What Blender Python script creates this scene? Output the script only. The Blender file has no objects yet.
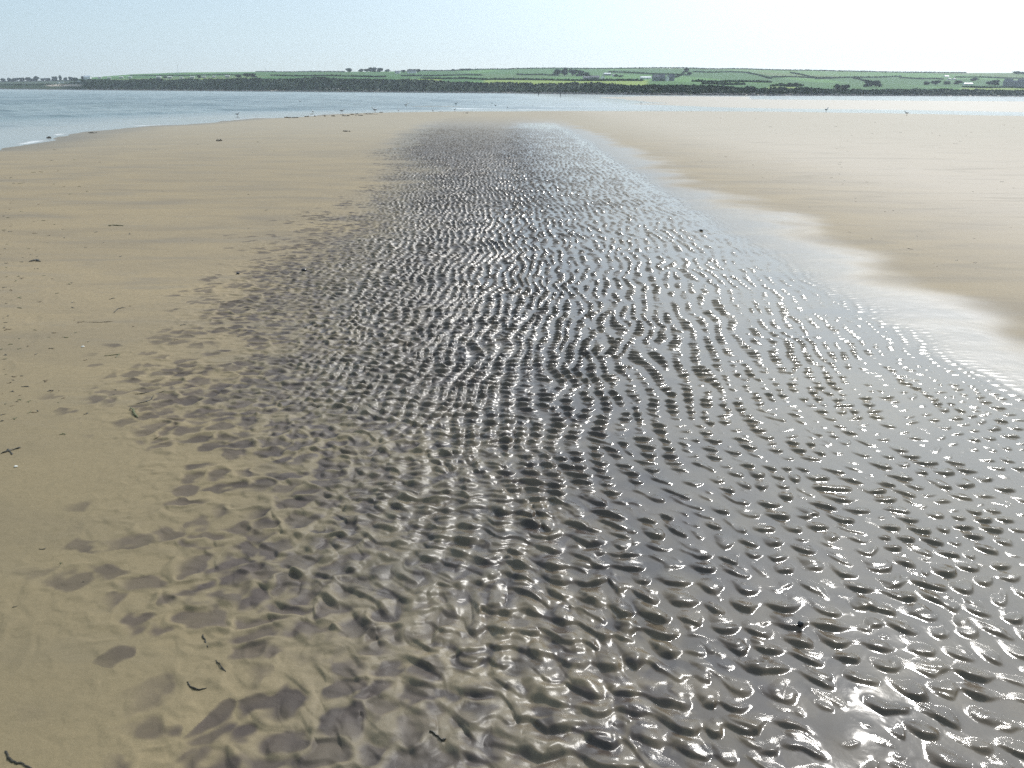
import bpy, math, random
import numpy as np
from mathutils import Vector, Matrix
random.seed(7); rng = np.random.default_rng(11)
S = bpy.context.scene
COL = S.collection
R_ = math.radians

# ------------------------------------------------------------------ camera
CAM_H = 1.6; FPX = 796.0; PITCH = math.atan(0.3675); ROLL = math.atan(0.0066)
SEA_Z = -0.30
Fw = Vector((0, math.cos(PITCH), -math.sin(PITCH)))
R0 = Vector((1, 0, 0)); U0 = Vector((0, math.sin(PITCH), math.cos(PITCH)))
RT = R0 * math.cos(ROLL) + U0 * math.sin(ROLL); UP = -R0 * math.sin(ROLL) + U0 * math.cos(ROLL)
cam = bpy.data.objects.new('camera', bpy.data.cameras.new('camera')); COL.objects.link(cam)
m = Matrix((RT, UP, -Fw)).transposed().to_4x4(); m.translation = (0, 0, CAM_H); cam.matrix_world = m
cam.data.sensor_width = 36; cam.data.lens = FPX * 36 / 1024
cam.data.clip_start = 0.05; cam.data.clip_end = 20000
S.camera = cam

def ground(px, py, z=0.0):
    d = Fw * FPX + RT * (px - 512) + UP * (384 - py)
    t = (z - CAM_H) / d.z
    return d.x * t, d.y * t
def hy(px): return 91.5 + (px - 512) * 0.0066          # where the horizon lies in the photograph
PXE = 903.0                                            # one photo pixel of elevation = depth / PXE metres

# ------------------------------------------------------------------ helpers
def tag(o, label=None, cat=None, group=None, kind=None):
    if label: o['label'] = label
    if cat: o['category'] = cat
    if group: o['group'] = group
    if kind: o['kind'] = kind
    return o
def link(name, me, mat, parent=None, smooth=False):
    o = bpy.data.objects.new(name, me); COL.objects.link(o)
    if mat: me.materials.append(mat)
    if parent: o.parent = parent
    if smooth: me.shade_smooth()
    return o
def empty(name, loc, rz=0):
    o = bpy.data.objects.new(name, None); COL.objects.link(o)
    o.location = loc; o.rotation_euler = (0, 0, rz); o.empty_display_size = 0.1
    return o
def copy_tree(o, parent=None):
    c = o.copy(); COL.objects.link(c)
    if parent: c.parent = parent
    for ch in list(o.children): copy_tree(ch, c)
    return c

class MB:
    def __init__(s): s.v = []; s.f = []
    def box(s, x0, x1, y0, y1, z0, z1):
        b = len(s.v)
        s.v += [(x0,y0,z0),(x1,y0,z0),(x1,y1,z0),(x0,y1,z0),(x0,y0,z1),(x1,y0,z1),(x1,y1,z1),(x0,y1,z1)]
        s.f += [tuple(b+i for i in q) for q in ((3,2,1,0),(4,5,6,7),(0,1,5,4),(1,2,6,5),(2,3,7,6),(3,0,4,7))]
        return s
    def tube(s, pts, rad, n=8, cap=True, sq=1.0):
        pts = [Vector(p) for p in pts]; b = len(s.v)
        for i, p in enumerate(pts):
            a = pts[max(i-1,0)]; c = pts[min(i+1,len(pts)-1)]
            d = (c-a).normalized() if (c-a).length > 1e-9 else Vector((0,0,1))
            ref = Vector((0,0,1)) if abs(d.z) < 0.9 else Vector((1,0,0))
            u = d.cross(ref).normalized(); w = u.cross(d)
            r = rad[i] if hasattr(rad,'__len__') else rad
            for k in range(n):
                t = 2*math.pi*k/n
                s.v.append(tuple(p + u*math.cos(t)*r + w*math.sin(t)*r*sq))
        for i in range(len(pts)-1):
            for k in range(n):
                s.f.append((b+i*n+k, b+i*n+(k+1)%n, b+(i+1)*n+(k+1)%n, b+(i+1)*n+k))
        if cap:
            s.f.append(tuple(b+k for k in range(n))[::-1]); s.f.append(tuple(b+(len(pts)-1)*n+k for k in range(n)))
        return s
    def quads(s, c, size, nrm_bias=0.0, g=None):
        g = g or random
        for (x, y, z) in c:
            d = Vector((g.gauss(0,1), g.gauss(0,1), g.gauss(0,1)+nrm_bias)).normalized()
            ref = Vector((g.gauss(0,1), g.gauss(0,1), g.gauss(0,1))).normalized()
            u = d.cross(ref).normalized(); w = u.cross(d); h = size*(0.6+0.8*g.random())/2
            b = len(s.v); p = Vector((x,y,z)); k = 0.6+0.5*g.random()
            s.v += [tuple(p-u*h), tuple(p-w*h*k+u*h*.1), tuple(p+u*h), tuple(p+w*h*k)]
            s.f.append((b,b+1,b+2,b+3))
        return s
    def build(s, name, mat, parent=None, smooth=False):
        me = bpy.data.meshes.new(name); me.from_pydata(s.v, [], s.f); me.update()
        return link(name, me, mat, parent, smooth)

class NT:
    def __init__(s, name):
        s.m = bpy.data.materials.new(name); s.m.use_nodes = True
        s.t = s.m.node_tree; s.p = s.t.nodes['Principled BSDF']; s.out = s.t.nodes['Material Output']
    def n(s, typ, **kw):
        x = s.t.nodes.new(typ)
        for k, v in kw.items():
            if k in x.inputs.keys() if isinstance(k, str) else False: x.inputs[k].default_value = v
            else: setattr(x, k, v)
        return x
    def l(s, a, b): s.t.links.new(a, b)
    def val(s, sock, v):
        if hasattr(v, 'is_output') or isinstance(v, bpy.types.NodeSocket): s.l(v, sock)
        else: sock.default_value = v
    def math(s, op, a, b=0.0, c=None, clamp=False):
        x = s.t.nodes.new('ShaderNodeMath'); x.operation = op; x.use_clamp = clamp
        s.val(x.inputs[0], a); s.val(x.inputs[1], b)
        if c is not None: s.val(x.inputs[2], c)
        return x.outputs[0]
    def mix(s, f, a, b, blend='MIX'):
        x = s.t.nodes.new('ShaderNodeMix'); x.data_type = 'RGBA'; x.blend_type = blend
        s.val(x.inputs[0], f)
        for i, v in ((6,a),(7,b)):
            if isinstance(v, tuple): v = (*v, 1.0) if len(v) == 3 else v
            s.val(x.inputs[i], v)
        return x.outputs[2]
    def mixf(s, f, a, b):
        x = s.t.nodes.new('ShaderNodeMix'); x.data_type = 'FLOAT'
        s.val(x.inputs[0], f); s.val(x.inputs[2], a); s.val(x.inputs[3], b)
        return x.outputs[0]
    def attr(s, name):
        x = s.t.nodes.new('ShaderNodeAttribute'); x.attribute_name = name; return x.outputs['Fac']
    def coord(s, scale=(1,1,1), rot=0):
        if not hasattr(s, 'tc'): s.tc = s.t.nodes.new('ShaderNodeNewGeometry')
        mp = s.t.nodes.new('ShaderNodeMapping'); mp.inputs['Scale'].default_value = scale
        mp.inputs['Rotation'].default_value = (0,0,rot)
        s.l(s.tc.outputs['Position'], mp.inputs[0]); return mp.outputs[0]
    def noise(s, scale, detail=3, rough=0.5, vec=None, dist=0.0):
        x = s.t.nodes.new('ShaderNodeTexNoise'); x.inputs['Scale'].default_value = scale
        x.inputs['Detail'].default_value = detail; x.inputs['Roughness'].default_value = rough
        x.inputs['Distortion'].default_value = dist
        s.l(vec if vec is not None else s.coord(), x.inputs['Vector']); return x.outputs['Fac']
    def ramp(s, f, a, b, lo=0.0, hi=1.0):
        x = s.t.nodes.new('ShaderNodeMapRange'); x.interpolation_type = 'SMOOTHSTEP'
        s.val(x.inputs[0], f); s.val(x.inputs[1], a); s.val(x.inputs[2], b); s.val(x.inputs[3], lo); s.val(x.inputs[4], hi)
        return x.outputs[0]
    def bump(s, h, dist, strength=1.0, nrm=None):
        x = s.t.nodes.new('ShaderNodeBump'); x.inputs['Distance'].default_value = 1.0
        s.val(x.inputs['Strength'], strength)
        s.l(s.math('MULTIPLY', h, dist), x.inputs['Height'])
        if nrm is not None: s.l(nrm, x.inputs['Normal'])
        return x.outputs[0]
def simple(name, col, rough=0.7, var=0.15, scale=2.0, metal=0.0):
    t = NT(name); f = t.noise(scale, 4, 0.6)
    c2 = tuple(max(0, c*(1-var)) for c in col); c1 = tuple(min(1, c*(1+var)) for c in col)
    t.l(t.mix(t.ramp(f, 0.3, 0.7), c2, c1), t.p.inputs['Base Color'])
    t.p.inputs['Roughness'].default_value = rough; t.p.inputs['Metallic'].default_value = metal
    return t.m

# ------------------------------------------------------------------ noise fields (numpy)
LAT = [rng.random((256,256)).astype(np.float32) for _ in range(6)]
def vnoise(x, y, scale, seed=0):
    L = LAT[seed % 6]; ca, sa = math.cos(0.5+seed*0.9), math.sin(0.5+seed*0.9); x, y = x*ca-y*sa, x*sa+y*ca
    x = x*scale + 13.7*seed + 400; y = y*scale + 7.1*seed + 400
    xi = np.floor(x).astype(np.int32); yi = np.floor(y).astype(np.int32)
    fx = (x-xi).astype(np.float32); fy = (y-yi).astype(np.float32)
    fx = fx*fx*fx*(fx*(fx*6-15)+10); fy = fy*fy*fy*(fy*(fy*6-15)+10)
    a = L[yi & 255, xi & 255]; b = L[yi & 255, (xi+1) & 255]; c = L[(yi+1) & 255, xi & 255]; d = L[(yi+1) & 255, (xi+1) & 255]
    return (a + (b-a)*fx)*(1-fy) + (c + (d-c)*fx)*fy - 0.5
def fbm(x, y, scale, octv=3, seed=0):
    o = 0; a = 1.0
    for k in range(octv):
        o = o + a*vnoise(x, y, scale*(2.03**k), seed+k); a *= 0.5
    return o
def sstep(a, b, x):
    t = np.clip((x-a)/(b-a), 0, 1); return t*t*(3-2*t)
NT_ = 1024; WPX = 16.0                                     # tile size, pixels per wavelength
def phasor(seed, ang, bw, ratio=1.0):
    """band-limited complex noise: a wandering wave train with natural forks and dead ends"""
    g = np.random.default_rng(seed)
    W = np.fft.fft2(g.standard_normal((NT_,NT_)) + 1j*g.standard_normal((NT_,NT_)))
    f = np.fft.fftfreq(NT_); fx, fy = np.meshgrid(f, f)
    r = np.hypot(fx, fy)+1e-9; th = np.arctan2(fx, fy)     # th = 0 : wavevector along +y
    k0 = 1/WPX
    M = np.exp(-((r-k0)/(k0*bw))**2)*np.exp(-(th/ang)**2)
    G = np.fft.ifft2(W*M); G /= np.sqrt((np.abs(G)**2).mean())
    return G.astype(np.complex64)
def samp(G, u, v):
    """u, v in wavelengths"""
    x = u*WPX + 4096*4; y = v*WPX + 4096*4
    xi = np.floor(x).astype(np.int32); yi = np.floor(y).astype(np.int32)
    fx = (x-xi).astype(np.float32); fy = (y-yi).astype(np.float32); n = NT_-1
    a = G[yi & n, xi & n]; b = G[yi & n, (xi+1) & n]; c = G[(yi+1) & n, xi & n]; d = G[(yi+1) & n, (xi+1) & n]
    return (a + (b-a)*fx)*(1-fy) + (c + (d-c)*fx)*fy
G1 = phasor(3, 0.50, 0.28); G2 = phasor(5, 0.42, 0.30); G3 = phasor(9, 1.15, 0.42)
def prof(G, lee=0.20):
    t = (np.angle(G)/(2*np.pi) + 0.5).astype(np.float32)
    up = sstep(0, lee, t); s = np.clip((t-lee)/(1-lee), 0, 1)
    dn = 0.30*(0.5+0.5*np.cos(np.pi*s)) + 0.70*(1-s)
    return np.where(t < lee, up, dn)

# ------------------------------------------------------------------ the beach
yl = np.array([-3, 1.0, 1.54, 1.86, 2.24, 2.69, 3.11, 3.79, 4.56, 5.42, 7.81, 9.4, 13.2, 18.0, 20.9, 24.3, 29, 60])
xl = np.array([-.9, -.9, -.93, -.98, -1.2, -1.32, -1.36, -1.53, -1.87, -2.04, -2.4, -2.1, -2.5, -2.7, -3.3, -4.3, -4.6, -5.5])
yr = np.array([-3, 1.5, 4.15, 5.06, 6.42, 8.63, 11.7, 19.3, 32.9, 60])
xr = np.array([3.7, 3.5, 3.25, 3.1, 3.1, 3.0, 3.05, 2.9, 2.9, 2.4])
shx = np.array([-400, -60, -16.5, -17.8, -19.4, -19.5, -17.1, -14.3, -7.9, -0.2, 13, 26.6, 38.2, 46.6, 70, 400])
shore_pts = [(-60,-60),(-24,4),(-16.8,27),(-18.3,33),(-19.6,41),(-19.3,52),(-17.1,62.8),(-14.3,72.6),(-7.9,78.9),(-.2,82.9),(13,86.5),(26.6,88),(38.2,83.1),(46.6,76.8),(70,66),(200,20),(200,-60)]
bank_pts = [(27.4,326),(69,464),(138,476),(79.8,269),(120.7,264),(180,262),(190,170),(126.6,180),(75,90),(56.9,93.8),(47.4,103.5),(32.5,107.6),(25.5,115.3),(20.1,134.6),(7.3,133.2),(23.9,160),(26.2,257)]
bar_pts = [(-15.1,110.1),(-11.4,113.5),(-6.9,112.5),(-5.4,106.5),(-10,103),(-13.3,103.8)]
def poly_sd(x, y, P):
    """signed distance to a polygon, positive inside"""
    d = np.full(x.shape, 1e12); ins = np.zeros(x.shape, bool); n = len(P)
    for i in range(n):
        (ax, ay), (bx, by) = P[i], P[(i+1) % n]
        ex, ey = bx-ax, by-ay; wx, wy = x-ax, y-ay
        t = np.clip((wx*ex+wy*ey)/(ex*ex+ey*ey), 0, 1)
        d = np.minimum(d, (wx-ex*t)**2 + (wy-ey*t)**2)
        c = ((ay > y) != (by > y))
        with np.errstate(divide='ignore', invalid='ignore'):
            c &= x < (bx-ax)*(y-ay)/(by-ay if by != ay else 1e-9) + ax
        ins ^= c
    d = np.sqrt(d); return np.where(ins, d, -d)

CJ = rng.random((3, 256, 256)).astype(np.float32)
def cells(x, y, sx, sy):
    """cellular pattern: edge distance, random value per cell, offset along y inside the cell"""
    u = x/sx + 300; v = y/sy + 300; ui = np.floor(u).astype(np.int32); vi = np.floor(v).astype(np.int32)
    d1 = np.full(u.shape, 9.0); d2 = d1.copy(); rid = np.zeros(u.shape, np.float32); oy = d1*0
    for a in (-1,0,1):
        for b in (-1,0,1):
            i = ui+a; j = vi+b; jx = CJ[0, j & 255, i & 255]*.85; jy = CJ[1, j & 255, i & 255]*.85
            dx = i+jx-u; dy = j+jy-v; d = np.sqrt(dx*dx+dy*dy); c = d < d1
            d2 = np.where(c, d1, np.minimum(d2, d)); rid = np.where(c, CJ[2, j & 255, i & 255], rid); oy = np.where(c, dy, oy); d1 = np.where(c, d, d1)
    return d2-d1, rid, oy, d1
def beach(x, y):
    """height and surface state of the sand at world x, y"""
    x = np.asarray(x, np.float64); y = np.asarray(y, np.float64); r = np.hypot(x, y)
    # --- large form: flat shore running down to the water
    sd = poly_sd(x, y, shore_pts); nz = fbm(x, y, 0.22, 3, 1)
    sd = sd + nz*1.6
    base = np.where(sd > 0, SEA_Z + 0.30*(1-np.exp(-np.maximum(sd, 0)/5.0)), SEA_Z + np.maximum(sd*0.035, -1.4))
    far = r > 90
    if far.any():
        b = poly_sd(x[far], y[far], bank_pts); b = b - 5 + 3.5*fbm(x[far], y[far], 0.05, 3, 2)
        bb = poly_sd(x[far], y[far], bar_pts) + 0.8*vnoise(x[far], y[far], 0.4, 3)
        hb = np.maximum(SEA_Z + np.clip(b*0.02, -1.4, 0.06), SEA_Z + np.clip(bb*0.03, -1.4, 0.05))
        base[far] = np.maximum(base[far], hb)
    base = base + 0.006*fbm(x, y, 0.5, 2, 4)*sstep(0, 3, sd)
    # --- the rippled runnel
    e1 = fbm(x, y, 1.1, 3, 0); e2 = fbm(x, y, 0.35, 3, 5)
    L = np.interp(y, yl, xl); Rr = np.interp(y, yr, xr)
    L = L - 0.32*sstep(3.5, 8, y)
    dl = x - L + 0.45*e1 + 0.6*e2*sstep(4, 10, y); dr = Rr - x + 0.22*e1
    fade = 1 - sstep(33, 60, y + 4*e2); fade = fade*(1-sstep(1.0, 1.6, np.abs(np.arctan2(x, np.maximum(y, -1e3)+1.0))))
    a_l = 0.24*sstep(-0.9, -0.2, dl) + 0.76*sstep(-0.15, 0.95, dl); a_r = sstep(-0.05, 0.75, dr)
    amp = a_l*a_r*fade
    # wavelength grows towards the camera's corner of the field; wave trains wander
    wx = 0.10*vnoise(x, y, 1.3, 1) + 0.30*vnoise(x, y, 0.45, 2); wy = 0.10*vnoise(x, y, 1.3, 3) + 0.35*vnoise(x, y, 0.40, 4)
    near = 1 - sstep(1.8, 4.5, y)
    # cumulative phase so that the wavelength can change with depth
    ys = np.linspace(-5, 60, 2600); lam = 0.074 + 0.008*(1-sstep(1.6, 4.2, ys)) + 0.05*sstep(10, 26, ys)
    ph = np.cumsum(np.r_[0, np.diff(ys)/lam[1:]]); V = np.interp(y + wy + 0.10*np.sin(x*1.1+.5)+ 0.16*x*near, ys, ph)
    c3 = 0.5 - np.abs(vnoise(x, y*0.7, 6.5, 4))*2.4
    xs = x + 0.030*vnoise(x, y, 8.0, 3)
    xc = xs + 0.22*np.sin(y*0.42+0.6) + 0.5*wx + 0.09*vnoise(x, y, 3.0, 2) + 0.22*vnoise(x, y, 1.2, 0)*near
    XI = np.linspace(-12, 12, 1200); XP = np.cumsum(np.r_[0, np.diff(XI)/(0.080+0.028*sstep(-.3, 1.6, XI))[1:]]); XP = XP - np.interp(0, XI, XP)
    g2 = samp(G2, y/0.22 + 11.1, np.interp(xc, XI, XP)*(1-near) + (xc/0.122)*near)  # ridges along the runnel cut the crests short
    c2 = 1-(0.5-0.5*np.cos(np.angle(g2)))**1.6; a2 = np.clip(np.abs(g2), 0, 1.3)**0.5
    V1 = V + (0.36-.08*near)*c2 + 0.34*c3                                  # every short crest bows towards the sea-less end
    g1 = samp(G1, (xs+wx)/0.100, V1)
    g3 = samp(G3, (xs+wx)/0.105 + 31.3, V*0.78 + 17.7 + 0.35*c3 + 0.18*c2)
    p1 = prof(g1); p3 = prof(g3, 0.24); a1 = np.clip(np.abs(g1), 0, 1.5)**0.6; a3 = np.clip(np.abs(g3), 0, 1.5)**0.6
    w2 = sstep(-0.6, 0.9, x + 0.4*e2)*sstep(2.6, 4.4, y)
    w3 = np.clip(sstep(0.5, -1.2, x + 0.5*e2)*0.75 + 0.30*near, 0, 0.8)
    kc = 0.80 - 0.26*near
    lad = (0.26-0.10*near)*c2*a2 + 0.95*p1*a1*(1-kc+kc*c2)
    hn = lad*(1-w3) + (0.12*c2 + p3*a3*(0.5+0.5*c2*1.1))*w3
    g4 = samp(G3, (xs+0.5*wx)/0.058 + 3.1, (y+0.5*wy)/0.050 + 9.2)
    hn = hn + 0.11*prof(g4, .3)*np.clip(np.abs(g4), 0, 1.4)*sstep(1.9, 0.2, x)*(1-sstep(6, 10, y))
    hn = hn + 0.14*vnoise(x, y, 19, 1) + 0.07*vnoise(x, y, 48, 2)*sstep(1.2,-.6,x)
    A = 0.0265 - 0.0070*sstep(0.0, 1.2, x) - 0.0060*sstep(1.0, 2.4, x)*sstep(2.8, 4.5, y) + 0.006*sstep(8, 20, y)
    A = A*(0.45+0.55*sstep(0.1, 1.6, dl))*(1-0.30*sstep(1.2, 0.2, dr)*sstep(3, 5, y))
    h = hn*A*amp
    # --- standing water film between the crests
    lev = 0.0 + 0.46*sstep(-0.7 + 0.5*near, 0.8, x + 0.5*e2) - 0.06*near - 0.20*sstep(2.9, 1.5, y)*sstep(0.9, -.1, x) + 0.20*vnoise(x, y, 1.1, 5) + 0.03*w2
    lev = lev + 0.20*np.exp(-(((x-1.02)/0.17)**2 + ((y-1.86)/0.15)**2)) + 0.30*np.exp(-(((x-.93)/0.10)**2 + ((y-1.66)/0.09)**2))
    wl = lev*A*sstep(0.25, 0.9, amp)
    on = sstep(0.35, 0.8, amp)
    k = 0.0014
    hs = wl + k*np.logaddexp(0, (h-wl)/k)
    z_r = h*(1-on) + hs*on
    film = sstep(-0.0002, 0.0012, wl-h)*on
    # small dents and footprints on the firm sand
    firm = 1-sstep(0.0, 0.3, amp)
    dn = 0.0022*fbm(x, y, 6.0, 3, 2)*firm
    z = base - 0.018*sstep(-0.4, 0.9, dl)*sstep(-0.2, 0.8, dr)*fade + z_r + dn
    for (fx, fy, fa) in FOOT:
        ca, sa = math.cos(fa), math.sin(fa); u = (x-fx)*ca+(y-fy)*sa; v = -(x-fx)*sa+(y-fy)*ca
        q = (u/0.045)**2 + (v/0.125)**2
        z = z - 0.0022*np.exp(-q**2) + 0.0008*np.exp(-(q-1.6)**2*3)
    # --- surface state
    crest = sstep(0.42, 0.78, p3*a3 + 0.25*vnoise(x, y, 14, 5))
    ce = np.zeros_like(x); cr_ = np.ones_like(x); co = np.zeros_like(x); cd = np.ones_like(x)
    T_ = (dl > -1.3) & (dl < 2.0) & (y < 24) & (y > 0.5)
    if T_.any():
        xx = x[T_]; yy = y[T_]; wxx = xx + .07*vnoise(xx, yy, 7, 1) + .045*vnoise(xx, yy, 17, 2); wyy = yy + .07*vnoise(xx, yy, 7, 3) + .045*vnoise(xx, yy, 17, 4)
        ce[T_], cr_[T_], co[T_], cd[T_] = cells(wxx*0.98+wyy*0.15, wyy*0.98-wxx*.15, 0.135, 0.105)
    pr = np.interp(dl + 0.5*e1 - 0.7*sstep(9, 13, y), [-0.75, -0.30, 0.02, 0.35, 0.8], [0.0, 0.22, 0.70, 0.97, 1.08])
    on_c = sstep(-0.04, 0.10, pr - cr_)*(0.72 + 0.28*sstep(-0.4, 0.4, dl))
    bn = 0.34*vnoise(x, y, 15, 5) + 0.30*vnoise(x, y, 34, 1)
    brd = sstep(-0.02, 0.34, 0.55*ce + 0.50*(0.60-cd) + bn)
    inner = sstep(0.7, 1.7, dl)
    mud = on_c*(brd*(1-inner) + inner)*(1-0.45*crest*sstep(2.0, 1.0, dl)*sstep(.5, .9, dl))
    mud = mud*(1 - sstep(0.2, 2.2, x)*(0.45+0.40*sstep(2.2, 4.0, y)))*sstep(-0.35, 0.35, dr + 0.2*e1)*fade*sstep(-1.1, -.8, dl)
    mud = np.clip(mud*(0.9+0.4*vnoise(x, y, 12, 2))*(1-0.55*sstep(20, 42, y)), 0, 1)
    ct = sstep(-0.9, -0.2, dl)*sstep(1.5, 0.7, dl)*fade*T_
    z = z + ct*(0.0075*(1-sstep(0.0, 0.50, ce))*np.clip(pr+.15, 0, 1)*np.clip(0.55+2.6*vnoise(x, y, 10, 4), 0, 1.3) + 0.006*np.clip(co*.9, -.6, .6)*sstep(0, .25, ce)*np.clip(pr, 0, 1))
    wet = np.clip(sstep(-0.1, 1.2, dl)*sstep(-1.05, 0.0, dr + 0.55*e2 + 0.35*e1)*(1-sstep(32, 60, y)), 0, 1)
    wet = np.maximum(wet, (1-sstep(0.0, 4.0, sd))*np.where(sd > -3, 1.0, 0.3))
    return z, mud.astype(np.float32), film.astype(np.float32), wet.astype(np.float32), amp.astype(np.float32)
FOOT = [(-1.52,1.98,0.35),(-1.62,2.0,0.3),(-3.1,4.6,0.5),(-3.3,5.2,0.4),(-3.55,5.7,0.5),(-3.75,6.3,0.4),(-4.1,7.0,.5),(5.2,9.0,-.5),(5.6,9.6,-.6)]
def zg(x, y): return float(beach(np.array([x]), np.array([y]))[0][0])

def grid_mesh(name, X, Y, Z, attrs, mat):
    nr, nc = X.shape
    me = bpy.data.meshes.new(name)
    co = np.stack([X, Y, Z], -1).reshape(-1, 3).astype(np.float32)
    idx = np.arange(nr*nc).reshape(nr, nc)
    q = np.stack([idx[:-1,:-1], idx[:-1,1:], idx[1:,1:], idx[1:,:-1]], -1).reshape(-1, 4).astype(np.int32)
    me.vertices.add(len(co)); me.vertices.foreach_set('co', co.ravel())
    me.loops.add(q.size); me.loops.foreach_set('vertex_index', q.ravel())
    me.polygons.add(len(q)); me.polygons.foreach_set('loop_start', np.arange(0, q.size, 4, dtype=np.int32))
    me.polygons.foreach_set('loop_total', np.full(len(q), 4, np.int32))
    me.update(calc_edges=True)
    for k, v in attrs.items():
        a = me.attributes.new(k, 'FLOAT', 'POINT'); a.data.foreach_set('value', v.reshape(-1).astype(np.float32))
    me.shade_smooth()
    return link(name, me, mat)

QUAL = 1.35
rs = [0.25]
while rs[-1] < 6500:
    r = rs[-1]
    if r < 1.1: d = 0.05
    elif r < 38: d = (0.0040 + 0.00125*r)/QUAL
    elif r < 130: d = 0.047 + (r-38)*0.012
    else: d = 1.2 + (r-130)*0.02
    rs.append(r+d)
rs = np.array(rs)
th = np.concatenate([np.linspace(-180, -50, 80, endpoint=False), np.linspace(-50, -43, 60, endpoint=False),
                     np.linspace(-43, 43, int(1000*QUAL), endpoint=False), np.linspace(43, 50, 60, endpoint=False), np.linspace(50, 180, 80)])
TH, RR = np.meshgrid(np.radians(th)[::-1].copy(), rs)
X = RR*np.sin(TH); Y = RR*np.cos(TH)
Z = np.empty_like(X); MU = np.empty(X.shape, np.float32); FI = MU.copy(); WE = MU.copy(); AM = MU.copy()
for i in range(0, len(rs), 200):
    s = slice(i, i+200); Z[s], MU[s], FI[s], WE[s], AM[s] = beach(X[s], Y[s])

def sand_material():
    t = NT('wet_beach_sand'); p = t.p
    mud, film, wet = t.attr('mud'), t.attr('film'), t.attr('wet')
    # base tones of firm sand: tan with long faint greyer streaks, yellow flecks
    st = t.noise(1.0, 5, 0.6, t.coord((0.45, 1.3, 1), 0.15), 0.9)
    bl = t.noise(0.55, 4, 0.55)
    fine = t.noise(130, 3, 0.75)
    c = t.mix(t.ramp(st, 0.36, 0.68), (0.315, 0.240, 0.143), (0.232, 0.182, 0.122))
    c = t.mix(t.ramp(bl, 0.40, 0.72, 0, 0.55), c, (0.345, 0.260, 0.147))
    sp = t.noise(420, 2, 0.8)
    mid = t.noise(38, 4, 0.75)
    c = t.mix(t.ramp(mid, 0.42, 0.70, 0, 0.45), c, (0.165, 0.130, 0.080))
    c = t.mix(t.ramp(fine, 0.3, 0.7, 0, 0.35), c, (0.17, 0.14, 0.09))
    c = t.mix(t.ramp(sp, 0.58, 0.68, 0, 0.6), c, (0.42, 0.36, 0.26))
    c = t.mix(t.ramp(sp, 0.40, 0.30, 0, 0.6), c, (0.10, 0.085, 0.06))
    geo = t.t.nodes.new('ShaderNodeSeparateXYZ'); t.l(t.tc.outputs['Position'], geo.inputs[0])
    # paler sand towards the right-hand flat
    pale = t.math('MULTIPLY', t.ramp(geo.outputs[0], 2.5, 9.0), 0.75)
    c = t.mix(pale, c, (0.49, 0.42, 0.345))
    sk = t.noise(1.0, 6, 0.65, t.coord((0.35, 1.7, 1), -0.08), 1.2)
    c = t.mix(t.math('MULTIPLY', t.ramp(sk, 0.50, 0.66), 0.40), c, (0.20, 0.17, 0.13))
    c = t.mix(t.ramp(t.noise(14, 5, 0.7), 0.55, 0.75, 0, 0.35), c, (0.19, 0.155, 0.105))
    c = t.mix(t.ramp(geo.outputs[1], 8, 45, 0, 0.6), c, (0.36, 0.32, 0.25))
    near_left_shade = t.math('MULTIPLY', t.ramp(geo.outputs[1], 7.0, 2.0), t.ramp(geo.outputs[0], 0.5, -1.2))  # dimmer light on the near left, put into the sand colour
    c = t.mix(t.math('MULTIPLY', near_left_shade, 0.6), c, (0.182, 0.144, 0.077))
    mudc = t.mix(t.ramp(t.noise(3.0, 4, 0.6), 0.35, 0.65), (0.062, 0.049, 0.041), (0.088, 0.068, 0.057))
    mudc = t.mix(t.ramp(fine, 0.35, 0.7, 0, 0.25), mudc, (0.12, 0.095, 0.072))
    mudc = t.mix(wet, mudc, t.mix(1.0, mudc, (0.80, 0.80, 0.80), 'MULTIPLY'))
    c = t.mix(mud, c, mudc)
    wetc = t.mix(1.0, c, (0.66, 0.68, 0.72), 'MULTIPLY')
    c = t.mix(t.math('MULTIPLY', wet, t.math('SUBTRACT', 1.0, mud)), c, wetc)
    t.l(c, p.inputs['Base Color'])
    gl = t.noise(2.2, 4, 0.6)
    r_dry = 0.78
    r_wet = t.ramp(gl, 0.3, 0.7, 0.10, 0.17)
    r = t.mixf(wet, r_dry, t.mixf(t.ramp(t.attr('relief'), 0.05, 0.7), 0.34, r_wet))
    r = t.math('ADD', r, t.math('MULTIPLY', t.ramp(geo.outputs[0], 0.8, -0.9, 0, 0.30), wet))
    r = t.mixf(film, r, 0.085)
    t.l(r, p.inputs['Roughness'])
    t.l(t.mixf(wet, 0.25, 0.5), p.inputs['Specular IOR Level']); p.inputs['IOR'].default_value = 1.36
    # grain
    b1 = t.bump(t.noise(900, 2, 0.7), t.mixf(film, t.mixf(wet, 0.0005, 0.0002), 0.0))
    b2 = t.bump(t.noise(70, 4, 0.65), t.mixf(film, t.mixf(wet, 0.0014, 0.0006), 0.00012), nrm=b1)
    b3 = t.bump(t.noise(9, 3, 0.5), t.mixf(wet, 0.002, 0.0013), nrm=b2)
    t.l(b3, p.inputs['Normal'])
    return t.m
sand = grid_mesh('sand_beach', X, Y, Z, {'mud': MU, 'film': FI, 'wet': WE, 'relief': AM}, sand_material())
tag(sand, 'tan sand beach with a long runnel of wet ripples', kind='structure')
del X, Y, Z, MU, FI, WE, AM, TH, RR

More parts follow.
